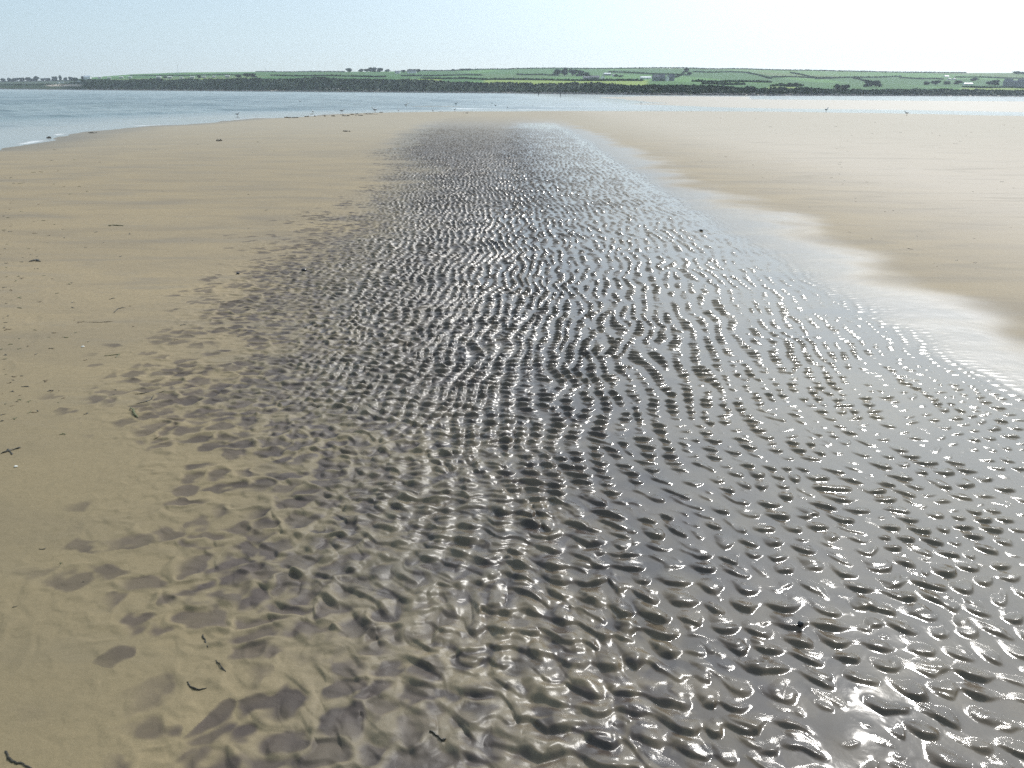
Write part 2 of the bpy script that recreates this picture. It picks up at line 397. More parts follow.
# ------------------------------------------------------------------ sea
def sea_material():
    t = NT('shallow_sea_water'); p = t.p
    dp, fo = t.attr('depth'), t.attr('foam')
    n = t.noise(0.05, 3, 0.5, t.coord((1, 0.4, 1)))
    c = t.mix(t.ramp(n, 0.35, 0.65), (0.06, 0.105, 0.105), (0.11, 0.15, 0.135))
    c = t.mix(t.ramp(t.noise(1.0, 4, 0.6, t.coord((0.10, 0.45, 1), 0.2)), 0.45, 0.65, 0, 0.6), c, (0.015, 0.050, 0.050))
    c = t.mix(dp, (0.17, 0.16, 0.13), c)
    c = t.mix(fo, c, (0.82, 0.84, 0.84)); t.l(c, p.inputs['Base Color'])
    t.l(t.mixf(fo, 0.13, 0.9), p.inputs['Roughness']); p.inputs['IOR'].default_value = 1.333
    b = t.bump(t.noise(1.6, 4, 0.6, t.coord((0.5, 1.3, 1))), t.mixf(dp, 0.008, 0.09))
    b = t.bump(t.noise(7, 3, 0.6, t.coord((0.7, 1.2, 1))), t.mixf(dp, 0.002, 0.012), nrm=b)
    t.l(b, p.inputs['Normal']); return t.m
rs2 = [10.0]
while rs2[-1] < 6400: rs2.append(rs2[-1]*1.0062 + 0.02)
rs2 = np.array(rs2)
th2 = np.concatenate([np.linspace(-180, -50, 40, endpoint=False), np.linspace(-50, 42, 420, endpoint=False), np.linspace(42, 180, 40)])
TH, RR = np.meshgrid(np.radians(th2)[::-1].copy(), rs2); X = RR*np.sin(TH); Y = RR*np.cos(TH)
sd = poly_sd(X, Y, shore_pts) + 1.6*fbm(X, Y, 0.22, 3, 1)
off = np.maximum(-sd, 0)
lf = sstep(30, -12, X)                                    # the open water lies to the left
dm = sstep(2, 14, off)*lf
ph = off*0.9 + 5*fbm(X, Y, 0.05, 2, 3)
wv = 0.16*(0.5+0.5*np.sin(ph))**3*sstep(4, 16, off)*(0.3+1.2*np.clip(vnoise(X, Y, 0.12, 4)+.5, 0, 1))
wv = wv + 0.05*fbm(X*0.5, Y, 0.6, 3, 2)
Zs = SEA_Z + wv*lf*sstep(1.0, 8, off)*(1-0.6*sstep(300, 900, RR))
foam = 0
for (o_, w_, th_, sc_) in ((9, .4, .14, .22), (15, .6, .16, .15), (22, .8, .18, .12), (31, 1.0, .20, .10), (44, 1.4, .24, .08)):
    foam = foam + np.exp(-((off - o_ - 6*fbm(X, Y, 0.03, 2, int(o_) % 6))/w_)**2)*sstep(th_, th_+.10, vnoise(X, Y*.5, sc_, int(o_) % 5))
foam = np.clip(foam, 0, 1)*lf
edge = np.exp(-((off-0.45)/0.22)**2)*sstep(-0.1, 0.3, vnoise(X, Y, 0.5, 1))*0.7*lf
sea = grid_mesh('sea_water', X, Y, Zs, {'depth': dm, 'foam': np.clip(foam+edge, 0, 1)}, sea_material())
tag(sea, 'shallow blue grey sea reaching the far shore', kind='structure')
del X, Y, Zs, TH, RR, sd, off, dm, ph, wv, foam, edge
# ------------------------------------------------------------------ the far shore
cx  = [-900,-300,   0,  60,  85, 130, 180, 256, 330, 384, 440, 480, 512, 560, 600, 640, 700, 768, 830, 896, 960,1024,1400,1900]
Y0t = [1700,1600,1500,1450,1350,1300,1250,1150,1080,1040,1000, 960, 930, 860, 760, 640, 640, 680, 800, 900, 980,1050,1100,1200]
sky_y=[  80,  80,  82,  81,78.0,74.5,72.6,72.0,72.0,71.6,70.6,69.6,69.0,68.3,68.2,68.3,68.6,69.8,71.4,72.8,73.2,73.0,  75,  78]   # crest of the land
clf_y=[  84,  84,  85,  85,80.0,80.5,80.0,79.0,79.0,79.6,81.5,83.8,84.2,84.6,85.0,86.5,87.0,89.5,90.5,90.5,90.5,91.5,  93,  95]   # top of the low cliff
def T(tab, px): return np.interp(px, cx, tab)
def Ysh(px): return T(Y0t, px)
def land_rows(px):
    """(depth, height) profile of the land along one direction"""
    y0 = Ysh(px); Ec = hy(px)-T(clf_y, px); Es = hy(px)-T(sky_y, px)
    yc = y0 + 70; ys = np.maximum(y0 + 900, 1900.0)
    zc = CAM_H + yc*Ec/PXE; zs = CAM_H + ys*Es/PXE
    return y0, yc, ys, zc, zs
def land_z(px, Yd):
    px = np.asarray(px, float); Yd = np.asarray(Yd, float)
    y0, yc, ys, zc, zs = land_rows(px)
    beach_z = -0.9 + 1.5*np.clip((Yd-y0+14)/30, 0, 1)
    cl = sstep(y0+20, yc, Yd); z = beach_z*(1-cl) + zc*cl
    s = np.clip((Yd-yc)/(ys-yc), 0, 1)
    e = (zc-CAM_H)/yc; e2 = (zs-CAM_H)/ys
    up = CAM_H + Yd*(e + (e2-e)*s**0.8)
    z = np.where(Yd > yc, up, z)
    back = np.clip((Yd-ys)/900, 0, 1)
    z = np.where(Yd > ys, zs - back*back*0.35*np.abs(zs) - 0.0*Yd, z)
    X_ = Yd*(px-512)/848
    und = fbm(X_, Yd, 0.004, 3, 2)*sstep(yc, yc+300, Yd)*(1-sstep(ys-250, ys, Yd))*5.0
    edge = fbm(X_, Yd, 0.03, 3, 1)*cl*(1-sstep(yc, yc+80, Yd))*2.0
    return z + und*0.6 + edge
def land_pt(px, py):
    """point of the land that shows at this direction, first hit"""
    Yd = np.linspace(Ysh(px)+2, 2600, 1500); z = land_z(np.full_like(Yd, px), Yd)
    E = (z-CAM_H)/Yd*PXE; k = np.argmax(E >= hy(px)-py)
    if E[k] < hy(px)-py: k = int(np.argmax(E))
    y = float(Yd[k]); return (y*(px-512)/848, y, float(z[k]))
pxs = np.concatenate([np.linspace(-1100, -40, 120, endpoint=False), np.linspace(-40, 1070, 1110, endpoint=False), np.linspace(1070, 2300, 140)])
uu = np.concatenate([np.linspace(0, 1, 30)**1.0*110, 110 + np.linspace(0.01, 1, 90)**1.3*3000])
PX, UU = np.meshgrid(pxs, uu); YD = Ysh(PX) - 15 + UU
ZZ = land_z(PX, YD); XX = YD*(PX-512)/848
E_ = hy(PX) - (ZZ-CAM_H)/YD*PXE                              # photo row the point shows at (used only to place the fields)
y0g = Ysh(PX); rel = YD - y0g
scrub = sstep(14, 22, rel + 8*fbm(XX, YD, 0.03, 2, 4))*(1-sstep(72, 80, rel + 10*fbm(XX, YD, 0.02, 2, 3)))
scrub = np.maximum(scrub, sstep(95, 70, PX)*sstep(5, 15, rel))
shorem = 1 - sstep(10, 20, rel + 5*vnoise(XX, YD, 0.05, 1))
bright = np.zeros_like(PX)
for (a, b, c0, c1) in ((482, 645, 80.3, 85.6), (766, 796, 87.0, 90.6), (958, 1060, 88.0, 91.0), (395, 440, 79.2, 80.8), (200, 214, 78.5, 80.2)):
    bright = np.maximum(bright, sstep(a-3, a+3, PX)*(1-sstep(b-3, b+3, PX))*sstep(c0-.3, c0+.3, E_ + 0.4*vnoise(PX, E_, .05, 2))*(1-sstep(c1-.4, c1+.4, E_)))
sandy = np.zeros_like(PX)
for (a, b, c0, c1) in ((46, 80, 84.3, 86.3), (268, 282, 90.0, 90.9), (310, 342, 88.4, 89.6), (360, 384, 89.0, 90.0), (490, 512, 92.0, 93.2), (722, 800, 94.0, 95.2), (940, 1060, 95.4, 97.0)):
    sandy = np.maximum(sandy, sstep(a-4, a+4, PX)*(1-sstep(b-4, b+4, PX))*sstep(c0-.2, c0+.2, E_)*(1-sstep(c1-.2, c1+.2, E_)))
def land_material():
    t = NT('farmland'); p = t.p
    sc, sh, br, sa = t.attr('scrub'), t.attr('shore'), t.attr('bright'), t.attr('sandy')
    vo = t.t.nodes.new('ShaderNodeTexVoronoi'); vo.inputs['Scale'].default_value = 1.0
    t.l(t.coord((0.0045, 0.0026, 0)), vo.inputs['Vector'])
    sep = t.t.nodes.new('ShaderNodeSeparateColor'); t.l(vo.outputs['Color'], sep.inputs[0])
    c = t.mix(t.ramp(sep.outputs[0], 0.2, 0.8), (0.042, 0.125, 0.028), (0.085, 0.205, 0.042))
    c = t.mix(t.ramp(sep.outputs[1], 0.6, 0.95, 0, 0.6), c, (0.16, 0.19, 0.075))
    c = t.mix(t.ramp(t.noise(0.03, 4, 0.6), 0.35, 0.7, 0, 0.35), c, (0.06, 0.10, 0.04))
    c = t.mix(br, c, (0.20, 0.27, 0.05))
    c = t.mix(sc, c, t.mix(t.noise(0.15, 4, 0.7), (0.018, 0.036, 0.016), (0.05, 0.075, 0.03)))
    rk = t.mix(t.ramp(t.noise(0.25, 5, 0.7), 0.35, 0.65), (0.055, 0.052, 0.050), (0.17, 0.155, 0.14))
    c = t.mix(sh, c, rk); c = t.mix(sa, c, (0.44, 0.38, 0.31))
    t.l(c, p.inputs['Base Color']); p.inputs['Roughness'].default_value = 0.9; p.inputs['Specular IOR Level'].default_value = 0.15
    t.l(t.bump(t.noise(0.4, 4, 0.7), 0.6), p.inputs['Normal']); return t.m
land = grid_mesh('hills', XX, YD, ZZ, {'scrub': scrub, 'shore': shorem, 'bright': bright, 'sandy': sandy}, land_material())
tag(land, 'low green farmed hills beyond the bay', kind='structure')

def leaf_mat(name, a, b, sc=0.5):
    t = NT(name); t.l(t.mix(t.ramp(t.noise(sc, 3, 0.6), 0.3, 0.7), a, b), t.p.inputs['Base Color'])
    t.p.inputs['Roughness'].default_value = 0.85; t.p.inputs['Specular IOR Level'].default_value = 0.15; return t.m
M_dark = leaf_mat('dark_foliage', (0.030, 0.055, 0.024), (0.055, 0.088, 0.036))
M_scrub = leaf_mat('scrub_foliage', (0.020, 0.036, 0.018), (0.055, 0.078, 0.034), 0.06)
M_hedge = leaf_mat('hedge_foliage', (0.036, 0.070, 0.028), (0.065, 0.110, 0.042), 0.1)
M_bark = simple('bark', (0.10, 0.08, 0.06), 0.9)
# scrub clothing the low cliff
mb = MB(); g = random.Random(5)
for _ in range(15000):
    px = g.uniform(-30, 1055)
    y0 = float(Ysh(px)); d = g.uniform(18, 78)
    if px < 84 and d < 60: continue
    if g.random() < 0.0: continue
    lump = 0.5 + float(vnoise(np.array([y0*px/848]), np.array([d]), 0.06, 2)[0])
    z = float(land_z(px, y0+d)); h = (0.2 + 4.2*max(lump-0.25, 0))*(0.55 if 600 < px < 700 else 1.0)*(0.35 if d > 60 else 1)
    mb.quads([((y0+d)*(px-512)/848, y0+d, z + h*g.random())], 3.0, 0.2, g)
tag(mb.build('coastal_scrub', M_scrub), 'dark scrub covering the low cliff along the far shore', kind='stuff')
# boulders at the foot of the cliff
mb = MB(); g = random.Random(8)
for _ in range(2600):
    px = g.uniform(-20, 1050); y0 = float(Ysh(px)); d = g.uniform(-4, 20); s = g.uniform(0.4, 1.5)
    z = float(land_z(px, y0+d)); x = (y0+d)*(px-512)/848
    b = len(mb.v)
    ring = [(math.cos(k*1.2566+g.random()*.6)*s*1.4, math.sin(k*1.2566+g.random()*.6)*s) for k in range(5)]
    mb.v += [(x+a, y0+d+c, z-0.2) for a, c in ring] + [(x+a*.55, y0+d+c*.55, z+s*g.uniform(.4,.8)) for a, c in ring]
    mb.f += [(b+k, b+(k+1)%5, b+5+(k+1)%5, b+5+k) for k in range(5)] + [tuple(b+5+k for k in range(5))]
tag(mb.build('shore_boulder_scree', simple('shore_rock', (0.13, 0.12, 0.11), 0.9, 0.5, 0.08)), 'dark broken rock at the foot of the cliff', kind='stuff')

# trees
def make_tree(kind, seed, w, h):
    g = random.Random(seed); t = empty(kind, (0,0,0))
    tk = MB(); tk.tube([(0,0,-1),(0.1,0,h*.25),(-0.1,0.1,h*.55),(0,0,h*.8)], [0.4,0.32,0.2,0.08], 7)
    for k in range(5):
        a = g.uniform(0, 6.28); tk.tube([(0,0,h*(.25+.08*k)), (math.cos(a)*w*.2, math.sin(a)*w*.2, h*(.45+.06*k)), (math.cos(a)*w*.36, math.sin(a)*w*.36, h*(.55+.07*k))], [0.16,0.1,0.04], 5)
    tk.build('trunk', M_bark, t, True)
    cr = MB(); lob = [(g.gauss(0,w*.20), g.gauss(0,w*.20), h*g.uniform(.22,.80), w*g.uniform(.20,.34)) for _ in range(9)]
    pts = []
    for (lx, ly, lz, lr) in lob:
        for _ in range(60):
            v = Vector((g.gauss(0,1), g.gauss(0,1), g.gauss(0,1))).normalized()*lr*g.uniform(.55, 1.05)
            pts.append((lx+v.x, ly+v.y, max(lz+v.z*.8, h*.03)))
    cr.quads(pts, 1.5, 0.3, g); cr.build('crown', M_dark, t); return t
protos = {}
def tree(px, py, wpx, hpx, label, group, kind='broadleaf_tree', seed=0, lift=0.0):
    x, y, z = land_pt(px, py); z0 = z
    w = wpx*y/848; h = hpx*y/PXE
    key = (kind, seed % 4)
    if key not in protos:
        protos[key] = make_tree(kind, 100+seed, 8.0, 8.0); o = protos[key]
    else: o = copy_tree(protos[key])
    o.location = (x, y, z0-0.3); o.scale = (w/8.0, w/8.0, h/7.6); o.rotation_euler.z = (px*7) % 6.28
    tag(o, label, 'tree', group); return o
row = [(3,80,5,3.6),(9,80.5,5,4.0),(16,81,6,4.4),(22,81,5,4.0),(28,81,6,4.2),(36,81,6,5.2),(43,81,5,3.6),(54.5,81,5,4.6),(60,81.5,3,6.0),(65,81,5,3.6),(70.5,81,5,4.8),(82.5,79.5,4,3.4)]
ordn = ['leftmost','second','third','fourth','fifth','sixth','seventh','eighth','ninth','tenth','eleventh','last']
for i, (a, b, c, d) in enumerate(row):
    tree(a, b, c, d, f'{ordn[i]} tree from the left in the low dark row at the far left shore', 'trees in the row at the far left shore', seed=i)
for i, (a, b, c, d, lab) in enumerate([
    (348, 72.2, 7, 3.8, 'round lone tree on the skyline left of the larger clump'),
    (360, 72.2, 6, 3.2, 'low tree at the left end of the skyline clump left of the white houses'),
    (366, 72.2, 6, 3.8, 'second tree in the skyline clump left of the white houses'),
    (372, 72.2, 7, 4.6, 'tallest tree of the skyline clump left of the white houses'),
    (379, 72.2, 7, 4.0, 'tree at the right end of the skyline clump left of the white houses'),
    (386, 72.0, 6, 2.6, 'low tree beside the small white house on the skyline'),
    (402, 72.8, 5, 3.2, 'dark tree between the two white houses on the skyline'),
    (411, 71.6, 8, 2.4, 'low dark tree right behind the larger white house on the skyline'),
    (417, 72.4, 5, 3.2, 'dark tree at the right end of the larger white skyline house'),
    (452, 71.2, 5, 2.0, 'small tree on the skyline left of the middle, west end of a low clump'),
    (461, 70.8, 6, 2.4, 'wide low tree in the small skyline clump near the photo middle'),
    (467, 70.6, 5, 2.0, 'small tree at the right end of the low skyline clump near the middle'),
    (555, 75.5, 8, 6.0, 'tree at the left end of the grove left of the farmhouse'),
    (562, 76, 9, 7.5, 'tall tree in the left part of the grove beside the farmhouse'),
    (570, 76, 9, 7.8, 'tallest tree of the grove beside the farmhouse'),
    (578, 76.4, 8, 6.0, 'tree in the right part of the grove beside the farmhouse'),
    (584, 77.0, 7, 4.6, 'tree of the grove nearest to the grey cottages'),
    (613, 77.0, 5, 2.8, 'small tree just right of the white roofed farmhouse'),
    (618, 77.4, 6, 2.6, 'low tree between the farmhouse and the long white shed'),
    (683, 72.5, 6, 4.0, 'hedgerow tree on the slope right of the grey hamlet'),
    (686, 75.5, 5, 3.5, 'lower hedgerow tree on the slope right of the grey hamlet'),
    (744, 91, 6, 5.4, 'left tree of the dark pair by the bright green shore field'),
    (749.5, 91.2, 7, 6.2, 'right tree of the dark pair by the bright green shore field'),
    (787, 87.0, 6, 4.4, 'left tree above the small bright green field'),
    (793, 87.0, 6, 4.4, 'right tree above the small bright green field'),
    (835, 90.0, 8, 6.0, 'bushy tree low on the slope right of the small bright field'),
    (843, 90.0, 9, 6.5, 'broad bushy tree low on the slope, right of its neighbour'),
    (865, 87, 8, 7.0, 'left and darker tree of the big pair on the right slope'),
    (873, 87, 9, 6.5, 'right tree of the big pair on the right slope'),
    (923, 85, 8, 3.6, 'left tree of the low row left of the white bungalow'),
    (932, 85, 9, 5.4, 'large dark tree left of the white bungalow'),
    (943, 84.5, 6, 3.4, 'small tree between the large dark tree and the bungalow'),
    (954, 84.3, 8, 3.8, 'dark tree touching the left end of the white bungalow'),
    (969, 81.0, 8, 3.2, 'tree on the slope behind the white bungalow'),
    (985, 85.2, 6, 4.8, 'left tree of the dark pair right of the white bungalow'),
    (991, 85.2, 7, 5.4, 'right tree of the dark pair right of the white bungalow'),
    (1010, 74.0, 8, 2.6, 'low wooded tree on the skyline at the far right'),
    (1017, 74.0, 8, 2.0, 'rightmost low tree on the skyline'),
    (246, 77.5, 7, 5.0, 'dark tree at the right end of the caravan row'),
    (252, 77.5, 7, 4.2, 'dark tree just right of the one ending the caravan row'),
    (238, 77.8, 6, 3.0, 'low tree beside the last caravan'),
    (200-1.0, 78.3, 4, 2.8, 'small round tree between two caravans in the middle of the row'),
    (165, 78.6, 4, 2.6, 'small round tree between two caravans left of the mast'),
    ]):
    tree(a, b, c, d, lab, 'trees on the far farmland', seed=i)

for i, (a, c, d) in enumerate([(12,5,3.0),(33,5,3.4),(48,5,3.2),(75,5,3.4)]):
    tree(a, 81.0, c, d, ['small tree between the second and third trees of the far left row','low tree between the sixth and seventh trees of the far left row','low tree before the wider gap in the far left row','low tree near the right end of the far left row'][i], 'trees in the row at the far left shore', seed=i+1)
# hedges: long low leafy banks following the land
def hedge(p0, p1, label, hgt=1.7, n=None, wob=0.4):
    g = random.Random(int(p0[0]*31+p1[0])); o = MB(); L = abs(p1[0]-p0[0]) + 6*abs(p1[1]-p0[1])
    n = max(8, int(L*3)); cent = None; pts = []
    for i in range(n):
        f = i/(n-1); x, y, z = land_pt(p0[0]+(p1[0]-p0[0])*f, p0[1]+(p1[1]-p0[1])*f + 0.25*math.sin(f*9+p0[0]))
        if cent is None: cent = Vector((x, y, z))
        for _ in range(3): pts.append((x+g.gauss(0,.8)-cent.x, y+g.gauss(0,.8)-cent.y, z+g.random()*hgt*(0.7+0.6*g.random())-cent.z))
    o.quads(pts, 2.4, 0.3, g); ob = o.build('hedge', M_hedge); ob.location = cent
    tag(ob, label, 'hedge', 'hedges dividing the far fields'); return ob
for a, b, lab in [
    ((-6,81.2),(84,80.6),'dark hedge under the low row of trees at the far left shore'),
    ((480,79.9),(640,81.4),'long dark hedge along the top of the bright yellow green field'),
    ((515,75.0),(556,75.6),'hedge on the slope left of the farm grove'),
    ((606,72.5),(684,75.8),'hedge slanting across the slope above the long white shed'),
    ((684,69.3),(678,75.5),'short steep hedge dropping from the skyline right of the hamlet'),
    ((678,76.0),(660,81.0),'short hedge running down beside the grey hamlet'),
    ((690,72.6),(745,72.8),'hedge just under the skyline above the large green field'),
    ((690,82.0),(768,82.6),'hedge along the foot of the large green field'),
    ((742,73.0),(768,79.0),'hedge slanting down the right side of the large green field'),
    ((768,77.2),(830,78.6),'hedge across the middle of the right slope'),
    ((786,73.0),(812,78.5),'slanting hedge high on the right slope'),
    ((812,79.0),(896,77.0),'gently rising hedge on the right slope above the big tree pair'),
    ((700,84.4),(742,85.2),'short hedge behind the dunes left of the dark tree pair'),
    ((768,86.2),(800,86.4),'hedge along the top of the small bright green field'),
    ((850,78.6),(864,82.0),'short hedge dropping to the big pair of trees'),
    ((896,78.6),(938,79.6),'hedge across the slope left of the upper white cottages'),
    ((950,77.4),(1024,79.0),'hedge across the slope above the white bungalow'),
    ((960,87.6),(1024,88.4),'hedge along the top of the lower right shore field'),
    ((400,76.6),(480,75.6),'hedge across the slope right of the white skyline houses'),
    ((270,76.0),(384,77.2),'long hedge across the left slope below the skyline'),
    ((420,79.0),(482,79.4),'hedge joining the scrub to the bright yellow green field'),
    ((130,76.2),(250,75.4),'hedge on the slope behind the caravan row')]:
    hedge(a, b, lab)
for a, b, lab in [((256,72.3),(344,72.1),'low hedge on the skyline left of the lone round tree'),((420,71.4),(512,69.3),'hedge on the skyline in the middle of the view'),
    ((512,69.2),(684,68.6),'long hedge on the skyline above the farm'),((684,68.9),(768,70.1),'hedge on the skyline above the large green field'),((768,70.2),(960,73.4),'long hedge on the skyline of the right slope')]:
    hedge(a, b, lab, 1.6)

# buildings
M_white = simple('white_render', (0.86, 0.85, 0.82), 0.7, 0.03)
M_grey = simple('grey_stone', (0.24, 0.24, 0.25), 0.9, 0.3)
M_slate = simple('slate_roof', (0.12, 0.125, 0.14), 0.6, 0.2)
M_pale = simple('pale_sheet_roof', (0.72, 0.72, 0.72), 0.5, 0.05)
M_glass = simple('window_glass', (0.03, 0.035, 0.04), 0.15, 0.1)
M_door = simple('painted_door', (0.08, 0.10, 0.13), 0.5, 0.1)
M_cream = simple('cream_panel', (0.66, 0.64, 0.55), 0.5, 0.06)
M_green = simple('pale_green_panel', (0.46, 0.55, 0.44), 0.5, 0.06)
M_tyre = simple('rubber', (0.02, 0.02, 0.02), 0.9); M_metal = simple('grey_metal', (0.22, 0.23, 0.24), 0.5, 0.1)
def house(px, py, wpx, hpx, label, cat='house', name='farmhouse', wall=None, roof=None, dep=6.0, rz=0.0, group=None, gable=False):
    x, y, z = land_pt(px, py); w = max(1.15*wpx*y/848, 3.5); h = max(1.25*hpx*y/PXE, 3.0); t = empty(name, (x, y-2, z-0.4), rz)
    wh = h*0.60; e = 0.25
    if gable: w, dep = dep, w
    m_ = MB(); m_.box(-w/2, w/2, -dep/2, dep/2, -1.0, wh); b = len(m_.v)
    m_.v += [(-w/2,-dep/2,wh+.003),(-w/2,dep/2,wh+.003),(-w/2,0,h-.05),(w/2,-dep/2,wh+.003),(w/2,dep/2,wh+.003),(w/2,0,h-.05)]
    m_.f += [(b,b+2,b+1),(b+3,b+4,b+5)]
    m_.build('wall', wall or M_white, t)
    r_ = MB(); b = 0
    P_ = [(-w/2-e,-dep/2-e,wh-.1),(w/2+e,-dep/2-e,wh-.1),(w/2+e,0,h),(-w/2-e,0,h),(-w/2-e,dep/2+e,wh-.1),(w/2+e,dep/2+e,wh-.1)]
    r_.v = P_ + [(a, c, d+.18) for a, c, d in P_]
    r_.f = [(0,1,2,3),(3,2,5,4),(6,9,8,7),(9,10,11,8),(0,6,7,1),(4,5,11,10),(0,3,9,6),(3,4,10,9),(1,7,8,2),(2,8,11,5)]
    ro = r_.build('roof', roof or M_slate, t)
    MB().box(-w/2+.2, -w/2+.9, -.35, .35, h-.3, h+.9).build('chimney', wall or M_grey, ro)
    nw = max(2, int(w/3.2))
    for k in range(nw):
        cx_ = -w/2 + (k+.5)*w/nw; ww = min(.6, w/nw*.3)
        if k == nw//2: MB().box(cx_-ww*.8, cx_+ww*.8, -dep/2-.06, -dep/2-.004, 0.0, min(2.0, wh*.8)).build('door', M_door, t)
        else: MB().box(cx_-ww, cx_+ww, -dep/2-.05, -dep/2-.004, wh*.35, wh*.75).build('window', M_glass, t)
    if gable: t.rotation_euler.z = rz + math.pi/2
    tag(t, label, cat, group); return t
house(600.0, 80.0, 3.2, 4.0, 'white gabled end of the farmhouse, narrow and tall, beside the grey cottages', gable=True, dep=5)
house(604.3, 75.6, 6.0, 2.2, 'long farm building with a white roof behind the white gabled farmhouse', roof=M_pale, wall=M_grey)
house(592, 80.0, 8, 3.6, 'grey stone cottage just left of the white gabled farmhouse', wall=M_grey)
house(584, 79.8, 6, 3.0, 'grey stone cottage beside the farm grove, left of its neighbour', wall=M_grey)
house(610.5, 76.6, 2.0, 1.8, 'tiny white shed right of the farmhouse', 'shed', 'shed')
house(642.5, 78.8, 9.0, 1.3, 'long low white shed in the field left of the grey hamlet', 'shed', 'long_shed', roof=M_pale)
house(652.5, 81.0, 5.5, 5.0, 'leftmost grey house of the hamlet right of the long white shed', wall=M_grey)
house(658.5, 81.0, 5.5, 5.4, 'middle grey house of the hamlet right of the long white shed', wall=M_grey)
house(664.2, 81.0, 1.8, 4.4, 'narrow white gabled house in the hamlet right of the long white shed', gable=True, dep=4)
house(668.2, 81.0, 4.5, 5.6, 'rightmost grey house of the hamlet right of the long white shed', wall=M_grey)
house(396.5, 73.6, 4.2, 2.2, 'smaller left one of the two white houses on the skyline')
house(410.5, 73.4, 8.0, 2.6, 'larger right one of the two white houses on the skyline')
house(963.0, 84.8, 7.5, 1.7, 'bright white bungalow low on the right slope', name='bungalow', roof=M_pale)
house(940.5, 77.2, 3.6, 1.0, 'small white cottage highest on the right slope', name='cottage', roof=M_pale)
house(943.8, 79.9, 2.2, 1.2, 'left one of two tiny white cottages on the right slope', name='cottage')
house(948.7, 79.9, 1.8, 1.2, 'right one of two tiny white cottages on the right slope', name='cottage')
for i, (a, b, w_, h_) in enumerate([(1003,86.4,7,6.0),(1010,86.6,6,5.0),(1016,86.8,6,6.2),(1022.5,87,6,5.0)]):
    house(a, b, w_, h_, ['leftmost','second','third','rightmost'][i]+' grey house of the village at the right edge', wall=M_grey, group='grey houses of the village at the right edge')
house(88, 79.4, 5.5, 3.0, 'white house at the left end of the caravan row above the slipway', roof=M_pale)

def make_caravan():
    t = empty('static_caravan', (0,0,0))
    MB().box(-4.6,4.6,-1.5,1.5,.5,2.9).build('body', M_cream, t)
    r_ = MB(); r_.v = [(-4.8,-1.7,2.9),(4.8,-1.7,2.9),(4.8,0,3.4),(-4.8,0,3.4),(-4.8,1.7,2.9),(4.8,1.7,2.9)]
    r_.f = [(0,1,2,3),(3,2,5,4),(0,3,4),(1,5,2),(0,4,5,1)]; r_.build('roof', M_white, t)
    for k in (-3.4,-1.6,1.4,3.4): MB().box(k-.55,k+.55,-1.55,-1.504,1.5,2.4).build('window', M_glass, t)
    MB().box(-.4,.4,-1.56,-1.504,.6,2.5).build('door', M_door, t)
    MB().box(-4.4,4.4,-1.4,1.4,-.6,.497).build('skirt', M_metal, t)
    return t
car0 = make_caravan(); names = ['leftmost','second','third','fourth','fifth','sixth','seventh','eighth','ninth','tenth','rightmost']
cols = {}
for i, (a, b, s) in enumerate([(99.5,78.6,.62),(109,78.8,.55),(121,78.4,.6),(130,78.4,.6),(158.5,78.6,.65),(169.5,78.6,.6),(181,78.6,.45),(192,78.4,.55),(203.5,78.0,.5),(213.5,77.7,.45),(227,77.6,.6)]):
    o = car0 if i == 0 else copy_tree(car0); x, y, z = land_pt(a, b)
    o.location = (x, y, z); o.scale = (s*1.35, s*1.6, s*1.7); o.rotation_euler.z = (i % 3 - 1)*.15
    tag(o, f'{names[i]} pale static caravan in the row on top of the low cliff at the left', 'caravan', 'static caravans in a row on the far shore')

def make_van():
    t = empty('parked_van', (0,0,0)); b_ = MB()
    pr = [(-2.4,.35),(-2.4,1.0),(-2.1,1.25),(-1.5,2.1),(2.3,2.15),(2.4,1.9),(2.4,.35)]
    b_.v = [(x,-.95,z) for x, z in pr] + [(x,.95,z) for x, z in pr]; n = len(pr)
    b_.f = [tuple(range(n)), tuple(range(2*n-1, n-1, -1))] + [(k, k+n, (k+1)%n+n, (k+1)%n) for k in range(n)]
    b_.build('body', M_white, t)
    w_ = MB(); w_.v = [(-2.08,-.8,1.30),(-2.08,.8,1.30),(-1.58,.8,2.02),(-1.58,-.8,2.02)]; w_.v = [(a-.02,c,d+.01) for a,c,d in w_.v]; w_.f = [(0,1,2,3)]; w_.build('windscreen', M_glass, t)
    MB().box(-1.6,-.7,-.97,-.953,1.2,1.8).build('window', M_glass, t)
    for sx in (-1.5, 1.5):
        for sy in (-.9, .9): MB().tube([(sx, sy-.1, .35),(sx, sy+.1, .35)], .36, 14).build('wheel', M_tyre, t)
    return t
v0 = make_van()
for i, (a, b, s, lab) in enumerate([(57.5,83.6,1.0,'leftmost white van parked above the pale slipway'),(62,82.9,1.1,'middle and tallest white van parked above the pale slipway'),(78.5,82.3,.95,'white van parked alone at the top of the slipway')]):
    o = v0 if i == 0 else copy_tree(v0); x, y, z = land_pt(a, b); o.location = (x, y, z); o.scale = (s*1.1,)*3
    o.rotation_euler.z = .3*i; tag(o, lab, 'van', 'white vans parked above the slipway')
